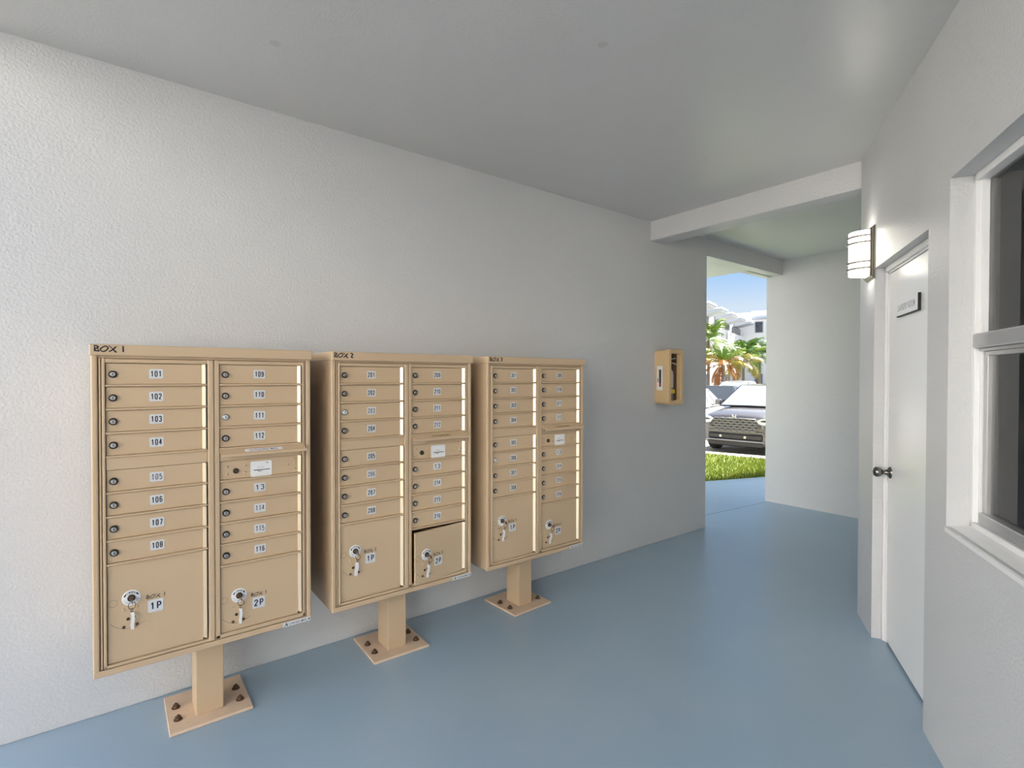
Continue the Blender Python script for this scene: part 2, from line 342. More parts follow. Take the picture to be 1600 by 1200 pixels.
# ------------------------------------------------------------------ wall lamp
LS, LW, LZ0, LZ1 = 3.556, .088, 2.035, 2.332
lamp = thing('wall_lamp', 'lit half-cylinder wall lamp with dark metal bands beside the white door', 'lamp', ROOT_R, RA)
b = B(); b.box(LS-LW, LS+LW, 0, .008, LZ0, LZ1, .002); b.box(LS-LW+.006, LS+LW-.006, .008, .016, LZ0+.006, LZ1-.006, .002); b.box(LS-LW+.012, LS+LW-.012, .016, .024, LZ0+.012, LZ1-.012, .002)
b.build('back_plate', 'bronze', lamp)
def halfcyl(r, d, z0, z1, y0, n=18, close=True):
    pts = [(LS+r*math.cos(math.pi*i/n), y0+d*math.sin(math.pi*i/n)) for i in range(n+1)]
    vs = [(x, y, z0) for x, y in pts]+[(x, y, z1) for x, y in pts]; N = n+1
    fs = [(i, i+1, i+1+N, i+N) for i in range(n)]
    return vs, fs, N
b = B(); vs, fs, N = halfcyl(.072, .088, LZ0+.028, LZ1-.022, .024); b.add(vs, fs, 0, True); b.add(vs, [tuple(range(N))[::-1], tuple(range(N, 2*N))])
b.build('glass_shade', 'shade', lamp)
for zz in (LZ0+.062, LZ0+.098, LZ1-.088, LZ1-.052):
    pts = [(LS+.077*math.cos(math.pi*i/18), .024+.094*math.sin(math.pi*i/18), zz) for i in range(19)]
    B().tube(pts, .006, 8).build('band', 'bronze', lamp)

# ------------------------------------------------------------------ mailboxes
W, H, DEP = .79, 1.239, .392
ZB = .353
ROWS_L = [1.170-.0890*i for i in range(5)]                    # four doors
ROWS_L2 = [.7672-.0900*i for i in range(5)]
ROWS_R2 = [.6782-.0898*i for i in range(5)]
PITCH_D = .0888
FY = -.194                                                     # front plane of the cabinet in local depth
DW = .330
FONT = dict(sx=.62, bold=.028)

def door_mesh(h, big=False):
    """hinged door: origin at its lower left corner on the front plane"""
    b = B(); y = .009
    b.box(.001, DW-.018, y, y+.012, .008, h-.001, .0015)
    b.prism([(DW-.0190, y+.001), (DW-.0085, y-.0125), (DW-.0055, y-.0125), (DW-.0040, y+.010), (DW-.0190, y+.010)], 'z', .009, h-.001, 1)   # slanted hinge strip
    if not big:
        b.box(0, DW-.001, y-.013, y+.012, .0, .0075, .0018)                         # lip along the lower edge
    else:
        b.box(0.002, DW-.02, y, y+.012, .001, .009)
    return b.mesh('door', ['tan', 'hinge'])
MESH_D = {}
def door_of(h, big=False):
    k = (round(h, 4), big)
    if k not in MESH_D: MESH_D[k] = door_mesh(h, big)
    return MESH_D[k]
b = B(); b.lathe((0, .009, 0), (0, -1, 0), [(0, .0138), (.005, .0138), (.008, .0122), (.0082, .0095), (.0066, .0090)], 18, 0)
b.lathe((0, .003, 0), (0, -1, 0), [(0, .0088), (.0062, .0086), (.0068, .0074)], 18, 1)
b.box(-.0011, .0011, -.0044, -.003, -.005, .005, 0, 2)
ME_LOCK = b.mesh('lock', ['darkmetal', 'chrome', 'black'])
b = B(); b.lathe((0, .009, 0), (0, -1, 0), [(0, .0138), (.005, .0138), (.008, .0122), (.0082, .0095), (.0066, .0090)], 18, 0)
b.lathe((0, .003, 0), (0, -1, 0), [(0, .0088), (.0062, .0086), (.0068, .0074)], 18, 1)
b.box(-.0011, .0011, -.0044, -.003, -.005, .005, 0, 2)
ME_LOCK_PALE = b.mesh('lock', ['steel', 'label', 'black'])
ME_RIVET = B().lathe((0, .009, 0), (0, -1, 0), [(0, .0055), (.002, .0052), (.0042, .0030), (.0048, .0008)], 12).mesh('rivet', 'tan')
ME_RIVET_D = B().lathe((0, .009, 0), (0, -1, 0), [(0, .0055), (.002, .0052), (.0042, .0030), (.0048, .0008)], 12).mesh('rivet', 'rust')
ME_HOLE = B().lathe((0, .009, 0), (0, -1, 0), [(0, .0062), (.0006, .006)], 12).mesh('drill_hole', 'black')
def plate(wd, ht, r, y=.009, th=.0012):
    pts = []
    for cx, cz, a0 in ((wd/2-r, ht/2-r, 0), (-wd/2+r, ht/2-r, 90), (-wd/2+r, -ht/2+r, 180), (wd/2-r, -ht/2+r, 270)):
        for i in range(4): a = R(a0+30*i); pts.append((cx+r*math.cos(a), cz+r*math.sin(a)))
    return B().prism(pts, 'y', y-th, y)
def number_plate(txt, worn):
    b = plate(.046, .037, .005); b.digits(txt, 0, .009-.0012, 0, .0235, .0135 if txt == '13' else .0098, .0034, .0205 if txt == '13' else .0128)
    return b.mesh('number_plate', ['label', 'worn' if worn else 'ink'])
WORN = {'105', '114', '115', '203', '206'}

def escutcheon():
    b = B(); b.lathe((0, .009, 0), (0, -1, 0), [(0, .0300), (.0015, .0298), (.0022, .0285), (.0022, .013)], 28, 0)
    vs, fs, wd = text_geo('OPEN', .005, 0)
    for ch, a in zip('OPEN', (118, 100, 82, 64)):
        b.text(ch, .0215*math.cos(R(a)), .009-.0024, .0215*math.sin(R(a)), .0085, 1, .95, .01, ang=R(a-90))
    for ch, a in zip('LOCKED', (200, 222, 244, 300, 322, 344)):
        b.text(ch, .022*math.cos(R(a)), .009-.0024, .022*math.sin(R(a)), .0055, 1, .95, .0, ang=R(a+90))
    for a, sg in ((148, 1), (34, -1)):
        c = Vector((.0225*math.cos(R(a)), 0, .0225*math.sin(R(a)))); t = Vector((-math.sin(R(a)), 0, math.cos(R(a))))*sg; nn = Vector((math.cos(R(a)), 0, math.sin(R(a))))
        P = [c-t*.006+nn*.0022, c+t*.001+nn*.0022, c+t*.001+nn*.0042, c+t*.007, c+t*.001-nn*.0042, c+t*.001-nn*.0022, c-t*.006-nn*.0022]
        b.add([(p.x, .009-.0026, p.z) for p in P], [tuple(range(7))], 1)
    b.lathe((0, .009, 0), (0, -1, 0), [(0, .0128), (.008, .0128), (.011, .0110), (.0112, .0085), (.009, .0082)], 20, 2)
    b.lathe((0, .009, 0), (0, -1, 0), [(.006, .008), (.0098, .0079)], 16, 3)
    return b.mesh('escutcheon', ['paper', 'ink', 'darkmetal', 'brass'])
ME_ESC = escutcheon()
def ring_scratch(r, wdt, a0, a1, sx=1):
    b = B(); n = 20; vs = []
    for i in range(n+1):
        a = R(a0+(a1-a0)*i/n)
        for q in (r-wdt/2, r+wdt/2): vs.append((q*math.cos(a)*sx, .0087, q*math.sin(a)))
    b.add(vs, [(2*i, 2*i+1, 2*i+3, 2*i+2) for i in range(n)]); return b
M['scratch'] = mat('scratched_paint', (.22, .15, .09), .6)
ME_CIRC = ring_scratch(.0135, .0012, 0, 360).mesh('plugged_lock_hole', 'scratch')
ME_ARC = ring_scratch(.072, .0014, 215, 310).mesh('scratch_arc', 'scratch')

def parcel_door(root, u0, v0, h, name, boxname, du, dv, open_deg=0):
    """du, dv: offset of the lock disc from the door's lower left corner"""
    if open_deg:
        d = put('parcel_door', door_of(h, True), root, (u0-W/2+DW-.008, FY+.006, ZB+v0))
        me = d.data.copy()
        for v in me.vertices:
            v.co.x -= DW-.008; v.co.y -= .006
            if v.co.z > h-.02: v.co.z -= .008
        d.data = me; d.rotation_euler[2] = R(open_deg); sh = Vector((-(DW-.008), -.006, 0))
    else:
        d = put('parcel_door', door_of(h, True), root, (u0-W/2, FY, ZB+v0)); sh = Vector((0, 0, 0))
    def at(me, x, z, nm): return put(nm, me, d, sh+Vector((x, 0, z)))
    at(ME_ESC, du, dv, 'lock_escutcheon')
    b = plate(.050, .048, .006); b.digits(name, 0, .009-.0012, 0, .029, .0155, .0048, .0215); at(b.mesh('number_plate', ['label', 'navy']), du+.077, dv-.050, 'number_plate')
    b = B(); b.text(boxname, 0, .0086, 0, .0150, 0, 1.05, .004, jig=.08); at(b.mesh('handwriting', 'ink'), du+.077, dv-.012, 'handwriting')
    for x, z, me in ((-.024, -.042, ME_RIVET), (.017, -.038, ME_RIVET), (-.024, -.108, ME_RIVET_D), (.017, -.106, ME_RIVET_D)): at(me, du+x, dv+z, 'rivet')
    at(ME_HOLE, du+.007, dv-.076, 'drill_hole'); at(ME_HOLE, du-.010, dv-.080, 'drill_hole')
    at(ME_CIRC, du-.056, dv-.010, 'plugged_lock_hole'); at(ME_ARC, du-.004, dv-.044, 'scratch_arc')
    return d, sh
def torus_pts(c, r, n=16, tilt=0):
    return [(c[0]+r*math.cos(2*math.pi*i/n), c[1]+tilt*math.sin(2*math.pi*i/n), c[2]+r*math.sin(2*math.pi*i/n)) for i in range(n)]
def key_set(loc, rz, label, narrow):
    """key standing in the lock with its ring and tag; origin on the lock centre at the front plane"""
    k = thing('key_with_tag', label, 'key', loc, rz, 'keys left in the parcel lockers')
    b = B(); b.box(-.0045, .0045, -.020, -.002, -.001, .001, .0004); b.lathe((.001, -.030, -.004), (1, 0, .2), [(-.0012, .0095), (.0012, .0095)], 16)
    b.build('key', 'brass', k)
    B().tube(torus_pts((.001, -.024, -.020), .0115, 20, .006), .0011, 6, closed=True).build('key_ring', 'darkmetal', k)
    b = B()
    for i in range(3): b.tube(torus_pts((.0005, -.018, -.034-.0055*i), .0034, 10, .003 if i % 2 else -.003), .0008, 5, closed=True)
    b.build('chain', 'darkmetal', k)
    wd = .0055 if narrow else .0085
    vs = []; N = 8
    for i in range(N+1):
        z = -.050-.068*i/N; x = .001+.0025*math.sin(i*.7)+(.004*i/N if narrow else 0); ww = wd*(.9 if i in (0, N) else 1)
        for dx, dy in ((-ww, 0), (ww, 0), (ww, .0022), (-ww, .0022)): vs.append((x+dx, -.008+.003*i/N-.002*math.sin(i*.5)+dy, z))
    fs = [(0, 1, 2, 3), tuple(4*N+j for j in (3, 2, 1, 0))]
    for i in range(N):
        for j in range(4): fs.append((4*i+j, 4*i+(j+1) % 4, 4*i+4+(j+1) % 4, 4*i+4+j))
    B().add(vs, fs).build('tag', 'paper', k)
    return k

def mailbox(i, x1, y1, label):
    root = thing('cluster_mailbox', label, 'mailbox', (x1+W/2, y1-FY, 0), 0, 'beige cluster mailboxes along the wall')
    X = lambda u: u-W/2
    b = B()                                                                          # shell, open at the front
    b.box(X(.003), X(.0235), FY, FY+DEP, ZB+.0, ZB+1.20, .006, seg=3); b.box(X(.7665), X(.787), FY, FY+DEP, ZB+.0, ZB+1.20, .006, seg=3)
    b.box(X(.012), X(.778), FY+.006, FY+DEP, ZB+1.188, ZB+1.205); b.box(X(.012), X(.778), FY+.02, FY+DEP, ZB+.004, ZB+.022)
    b.box(X(.012), X(.778), FY+DEP-.012, FY+DEP-.002, ZB+.01, ZB+1.2); b.box(X(.39), X(.40), FY+.03, FY+DEP-.012, ZB+.02, ZB+1.19)
    b.build('cabinet_body', 'tan', root)
    cap = B().box(0, W, FY-.015, FY+DEP+.004, 1.197+ZB, H+ZB, .004, seg=2)
    cap.v = [(v[0]-W/2, v[1], v[2]) for v in cap.v]; cap = cap.build('cap', 'tan', root)
    b = B(); b.text('BOX %d' % (i+1), X(.058), FY-.0152, ZB+1.2215, .0215, 0, 1.05, .03, jig=.07); b.build('handwriting', 'ink', cap)
    rail = B().box(X(.0035), X(.7865), FY-.002, FY+.02, ZB-.002, ZB+.0215, .003).build('bottom_rail', 'tan', root)
    b = B(); b.box(X(.662), X(.782), FY-.0036, FY-.002, ZB-.001, ZB+.0185, .0004)
    b.text('CARTEX MFG', X(.726), FY-.0036, ZB+.009, .0088, 1, 1.0, .006)
    b.add([(X(.668)+a*.014, FY-.0041, ZB+.0032+c*.012) for a, c in ((0, 0), (.25, 0), (1, 1), (.75, 1))], [(0, 1, 2, 3)], 1)
    b.add([(X(.672)+a*.012, FY-.0042, ZB+.0032+c*.012) for a, c in ((.6, 0), (1, 0), (.5, 1), (.1, 1))], [(0, 1, 2, 3)], 1)
    b.lathe((X(.775), FY-.0036, ZB+.009), (0, -1, 0), [(0, .0035), (.001, .003)], 10, 1)
    b.build('maker_plate', ['label', 'ink'], rail)
    # the two loading door frames
    b = B(); g = .002
    b.box(X(.0262), X(.0325), FY+.004, FY+.024, ZB+.024, ZB+1.187, .0015); b.box(X(.0352), X(.0450), FY-.001, FY+.024, ZB+.0255, ZB+1.187, .002)
    b.box(X(.3755), X(.3990), FY-.004, FY+.024, ZB+.0255, ZB+1.187, .005, seg=2)
    b.box(X(.0352), X(.3990), FY+.001, FY+.024, ZB+1.1705, ZB+1.186, .002); b.box(X(.0352), X(.3990), FY-.001, FY+.024, ZB+.0250, ZB+.0355, .002)
    b.build('loading_door_frame', 'tan', root)
    b = B()
    b.box(X(.4000), X(.4185), FY-.001, FY+.024, ZB+.0255, ZB+1.187, .003, seg=2); b.box(X(.7490), X(.7585), FY-.001, FY+.024, ZB+.0255, ZB+1.187, .002); b.box(X(.7605), X(.7640), FY+.003, FY+.024, ZB+.0255, ZB+1.187, .001)
    b.box(X(.4000), X(.7585), FY+.001, FY+.024, ZB+1.1705, ZB+1.186, .002); b.box(X(.4000), X(.7585), FY-.001, FY+.024, ZB+.0250, ZB+.0405, .002)
    b.build('loading_door_frame', 'tan', root)
    # locker doors
    base = (i+1)*100
    pale = {(0, 111), (0, 203), (1, 203), (2, 306)}
    def locker(u0, vt, num, p=PITCH_D):
        d = put('locker_door', door_of(p), root, (X(u0), FY, ZB+vt-p))
        put('lock', ME_LOCK_PALE if (i, num) in pale else ME_LOCK, d, (.0225, 0, p/2+.002))
        t = '13' if num % 100 == 13 else str(num)
        put('number_plate', number_plate(t, t in WORN), d, (.157 if u0 < .3 else .154, 0, p/2+.005+random.uniform(-.001, .001))).rotation_euler[1] = R(random.uniform(-1.5, 1.5))
    for k in range(4):
        locker(.0455, ROWS_L[k], base+1+k); locker(.0455, ROWS_L2[k], base+5+k)
        locker(.4190, ROWS_L[k], base+9+k); locker(.4190, ROWS_R2[k], base+13+k)
    b = B(); b.box(X(.0455), X(.3755), FY+.004, FY+.02, ZB+.7675, ZB+.8145, .002); b.build('blank_panel', 'tan', root)
    # outgoing mail hood and slot panel
    b = B(); v = ZB
    pr = [(FY+.012, v+.816), (FY+.002, v+.816), (FY-.034, v+.796), (FY-.036, v+.787), (FY-.034, v+.786), (FY-.032, v+.793), (FY+.003, v+.808), (FY+.012, v+.808)]
    b.prism(pr, 'x', X(.4185), X(.7575)); hood = b.build('outgoing_mail_hood', 'tan', root)
    b = B(); t = B()
    t.text('OUTGOING MAIL', -.003, 0, -.001, .0120, 0, .84, .004)
    sl = math.atan2(.020, .036); nrm = Vector((0, -math.sin(sl), math.cos(sl)))*.0008
    def hp(x, q, e):      # q runs up the slope
        c = Vector((0, FY-.016, v+.806)); d = Vector((0, math.cos(sl), math.sin(sl))); p = c+d*q+nrm*e
        return (X(.588)+x, p.y, p.z)
    if i == 0: b.add([hp(-.078, -.0105, .5), hp(.072, -.0105, .5), hp(.072, .0085, .5), hp(-.078, .0085, .5)], [(0, 1, 2, 3)], 0)
    b.add([hp(p[0], p[2], 1.0) for p in t.v], t.f, 1); b.build('hood_lettering', ['paper' if i == 0 else 'tan', 'ink'], hood)
    b = B(); b.box(X(.4190), X(.7490), FY+.003, FY+.02, v+.7645, v+.8075, .002); b.box(X(.4400), X(.7300), FY+.0028, FY+.006, v+.786, v+.803, 0, 1)
    b.build('mail_slot', ['tan', 'black'], root)
    sp_ = put('slot_panel', door_of(.0860), root, (X(.4190), FY, v+.6783))
    for x, z in ((.028, .060), (.028, .030), (.096, .062), (.096, .032), (.270, .047), (.298, .072), (.298, .050), (.298, .028)): put('rivet', ME_RIVET, sp_, (x, 0, z))
    b = B(); b.lathe((0, .009, 0), (0, -1, 0), [(0, .0115), (.006, .0112), (.007, .008), (.005, .007)], 18); b.lathe((0, .004, 0), (0, -1, 0), [(0, .005), (.002, .004)], 12, 1)
    put('lock', b.mesh('lock', ['darkmetal', 'rust']), sp_, (.061, 0, .041))
    b = plate(.086, .066, .006); b.box(-.030, .034, .0068, .0078, -.0065, -.0035, 0, 1); b.box(-.012, .004, .0074, .0078, -.0125, -.0115, 0, 2); b.box(-.016, .012, .0074, .0078, .005, .0062, 0, 2)
    b.add([(-.016, .0076, -.008), (.002, .0076, -.0095), (.002, .0076, -.0105), (-.012, .0076, -.0120)], [(0, 1, 2, 3)], 2)
    if i == 0: b.box(.022, .026, .0066, .0078, .022, .026, 0, 1)
    put('card_holder', b.mesh('card_holder', ['paper', 'ink', 'worn']), sp_, (.160, 0, .041))
    # parcel lockers
    bn = 'BOX %d' % (i+1)
    parcel_door(root, .0455, .0365, .3700, '1P', bn, .0735, .2350)
    d2, sh = parcel_door(root, .4190, .0415, .2770, '2P', bn, .0705, .1440, 0 if i != 1 else OPEN_DEG)
    # pedestal
    b = B(); b.box(-.054, .054, -.064, .064, .012, ZB+.005, .005, seg=2); b.build('post', 'tan', root)
    rot = (0, R(-1.5), R(3))[i]
    bp = B().box(-.155, .155, -.155, .155, 0, .0125, .0015).build('base_plate', 'tanlite', root, (.002, .018, .001), rot)
    for x, z in ((-.118, -.062), (-.118, .038), (.118, -.068), (.118, .036)):
        b = B(); b.lathe((0, 0, .0125), (0, 0, 1), [(0, .017), (.0025, .0165)], 14, 0); b.lathe((0, 0, .015), (0, 0, 1), [(0, .0125), (.0095, .0125)], 6, 1, False); b.lathe((0, 0, .0245), (0, 0, 1), [(0, .0062), (.007, .0060)], 10, 1, False)
        put('bolt', b.mesh('bolt', ['rust', 'rust']), bp, (x, z, 0))
    return root
OPEN_DEG = 7.0
WHICH = ('large nearest mailbox', 'middle mailbox', 'farthest mailbox')
BOX = [(-.0687, 2.4465, 'beige cluster mailbox marked BOX 1 with lockers 101 to 116'),
       (.8100, 2.4464, 'beige cluster mailbox marked BOX 2, its 2P parcel door ajar'),
       (1.6943, 2.4388, 'beige cluster mailbox marked BOX 3, nearest the fire extinguisher cabinet')]
for i, (x1, y1, lb) in enumerate(BOX):
    mailbox(i, x1, y1, lb)
    key_set((x1+.0455+.0735, y1, ZB+.0365+.2350), 0, 'key with white tag in the left parcel lock of the '+WHICH[i], i == 0)
    kx, ky, rz = x1+.4190+.0705, y1, 0
    if i == 1:
        hx, hy, a = x1+.4190+DW-.008, y1+.006, R(OPEN_DEG); lx, ly = .0705-(DW-.008), -.006
        kx, ky, rz = hx+lx*math.cos(a)-ly*math.sin(a), hy+lx*math.sin(a)+ly*math.cos(a), a
    key_set((kx, ky, ZB+.0415+.1440), rz, 'key with white tag in the '+('ajar ' if i == 1 else '')+'right parcel lock of the '+WHICH[i], i == 0)

# ------------------------------------------------------------------ fire extinguisher cabinet
EX0, EX1, EZ0, EZ1, ED = 3.787, 4.006, 1.232, 1.720, .152
ec = thing('extinguisher_cabinet', 'tan plastic fire extinguisher cabinet with open front on the grey wall', 'cabinet', (EX0, WY, EZ0))
wd, ht = EX1-EX0, EZ1-EZ0
def rrect(x0, x1, z0, z1, r, n=5):
    p = []
    for cx, cz, a0 in ((x1-r, z1-r, 0), (x0+r, z1-r, 90), (x0+r, z0+r, 180), (x1-r, z0+r, 270)):
        for k in range(n): a = R(a0+90*k/(n-1)); p.append((cx+r*math.cos(a), cz+r*math.sin(a)))
    return p
def ring_loft(b, rings, mi=0, smooth=False):
    """rings: list of (points2d, y)"""
    n = len(rings[0][0]); vs = [(p[0], y, p[1]) for pts, y in rings for p in pts]; fs = []
    for j in range(len(rings)-1):
        for k in range(n): fs.append((j*n+k, j*n+(k+1) % n, (j+1)*n+(k+1) % n, (j+1)*n+k))
    b.add(vs, fs, mi, smooth)
b = B(); o_ = rrect(.006, wd-.006, .008, ht-.008, .028); i_ = rrect(.014, wd-.014, .016, ht-.016, .022)
ring_loft(b, [(o_, -.001), (o_, -ED+.045), (i_, -ED+.045)]); b.add([(p[0], -.008, p[1]) for p in i_], [tuple(range(len(i_)))]); b.add([(p[0], -.001, p[1]) for p in o_], [tuple(range(len(o_)))])
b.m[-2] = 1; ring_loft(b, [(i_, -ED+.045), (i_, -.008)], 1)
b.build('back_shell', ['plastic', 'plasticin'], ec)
b = B(); o1 = rrect(0, wd, 0, ht, .032); o2 = rrect(.006, wd-.006, .006, ht-.006, .028); i1 = rrect(.036, wd-.036, .036, ht-.036, .012); i2 = rrect(.040, wd-.040, .040, ht-.040, .010)
ring_loft(b, [(o1, -ED+.046), (o1, -ED+.006), (o2, -ED), (i1, -ED), (i2, -ED+.004), (i2, -ED+.046), (o1, -ED+.046)])
b.build('front_frame', 'plastic', ec)
b = B(); b.add([(.0052, -.025, .13), (.0052, -.085, .13), (.0052, -.085, .34), (.0052, -.025, .34)], [(0, 1, 2, 3)], 0)
b.add([(.0049, -.050, .16), (.0049, -.070, .16), (.0049, -.070, .31), (.0049, -.050, .31)], [(0, 1, 2, 3)], 1)
b.add([(.0049, -.034, .20), (.0049, -.042, .20), (.0049, -.042, .235), (.0049, -.034, .235)], [(0, 1, 2, 3)], 1)
b.add([(.0047, -.052, .168), (.0047, -.068, .168), (.0047, -.068, .190), (.0047, -.052, .190)], [(0, 1, 2, 3)], 2)
b.tube([(.0049, -.040+.010*math.cos(a), .275+.030*math.sin(a)) for a in [R(70+20*k) for k in range(12)]], .0014, 5, 1)
b.build('sticker', ['paper', 'ink', 'red'], ec)
b = B(); b.tube([(wd*.33+.012*k, -ED+.002-.003*math.sin(k), .033+.006*math.sin(k*1.7)) for k in range(9)], .006, 8); b.build('broken_edge', 'plastic', ec)
fe = thing('fire_extinguisher', 'grey and white fire extinguisher inside the tan wall cabinet', 'extinguisher', (EX0+.112, WY-.066, EZ0+.018))
B().lathe((0, 0, 0), (0, 0, 1), [(0, .040), (.005, .045), (.135, .045)], 20).build('lower_cylinder', 'extgrey', fe)
B().lathe((0, 0, .135), (0, 0, 1), [(0, .0455), (.105, .0455)], 20).build('paper_label', 'extwhite', fe)
B().lathe((0, 0, .240), (0, 0, 1), [(0, .045), (.030, .042), (.050, .030), (.062, .016), (.085, .015)], 20).build('shoulder', 'extwhite', fe)
b = B(); b.box(-.012, .012, -.014, .014, .322, .350, .003); b.tube([(.0, -.01, .345), (.02, -.03, .352), (.045, -.055, .335)], .007, 8); b.tube([(-.01, 0, .350), (.015, -.02, .385), (.04, -.05, .392)], .007, 8)
b.build('handle', 'steel', fe)
B().tube([(-.012, 0, .335), (-.05, -.012, .33), (-.058, -.02, .25), (-.052, -.02, .10)], .007, 8).build('hose', 'black', fe)
B().box(-.03, .028, -.051, -.047, .082, .118, .001).build('inspection_tag', 'yellow', fe)

# ------------------------------------------------------------------ outdoors (car park grid: local x away from us, local y to the left)
def G(d, l, z=0): return (d*math.cos(GA)-l*math.sin(GA), d*math.sin(GA)+l*math.cos(GA), z)
struct(B().box(-160, 160, -160, 160, GZ-.4, GZ).build('ground', 'asphalt'))
# lawn between walkway and kerb
A0, A1 = Vector((2.4, 5.60)), Vector((9.3, 3.22)); K0, K1 = Vector(G(11.22, 8.5)[:2]), Vector(G(11.22, -1.5)[:2])
def lawn(a, c):
    p = A0.lerp(A1, a); q = K0.lerp(K1, a); r = p.lerp(q, c); return (r.x, r.y, -.012-.115*c+.012*math.sin(9*a+4*c))
b = B(); n1, n2 = 24, 16
vs = [lawn(i/n1, j/n2) for i in range(n1+1) for j in range(n2+1)]
b.add(vs, [(i*(n2+1)+j, (i+1)*(n2+1)+j, (i+1)*(n2+1)+j+1, i*(n2+1)+j+1) for i in range(n1) for j in range(n2)], 1)
for _ in range(42000):
    p = Vector(lawn(random.uniform(.15, .98), random.random())); a = random.uniform(0, 6.28); h = random.uniform(.03, .075); t = random.uniform(.0, .05); ww = random.uniform(.003, .007)
    dx, dy = math.cos(a), math.sin(a); a2 = random.uniform(0, 6.28)
    b.add([(p.x-dx*ww, p.y-dy*ww, p.z-.005), (p.x+dx*ww, p.y+dy*ww, p.z-.005), (p.x+t*math.cos(a2), p.y+t*math.sin(a2), p.z+h)], [(0, 1, 2)])
gme = bpy.data.meshes.new('grass'); gme.from_pydata(b.v, [], b.f); gme.materials.append(M['grass']); gme.materials.append(M['soil']); gme.polygons.foreach_set('material_index', b.m)
tag(put('grass', gme), 'bright green lawn between the walkway and the kerb', 'grass', kind='stuff')
kb = B().box(11.22, 11.62, -3, 9.5, GZ-.05, -.125, .02, seg=2).build('kerb', 'concrete', None, None, GA); struct(kb)

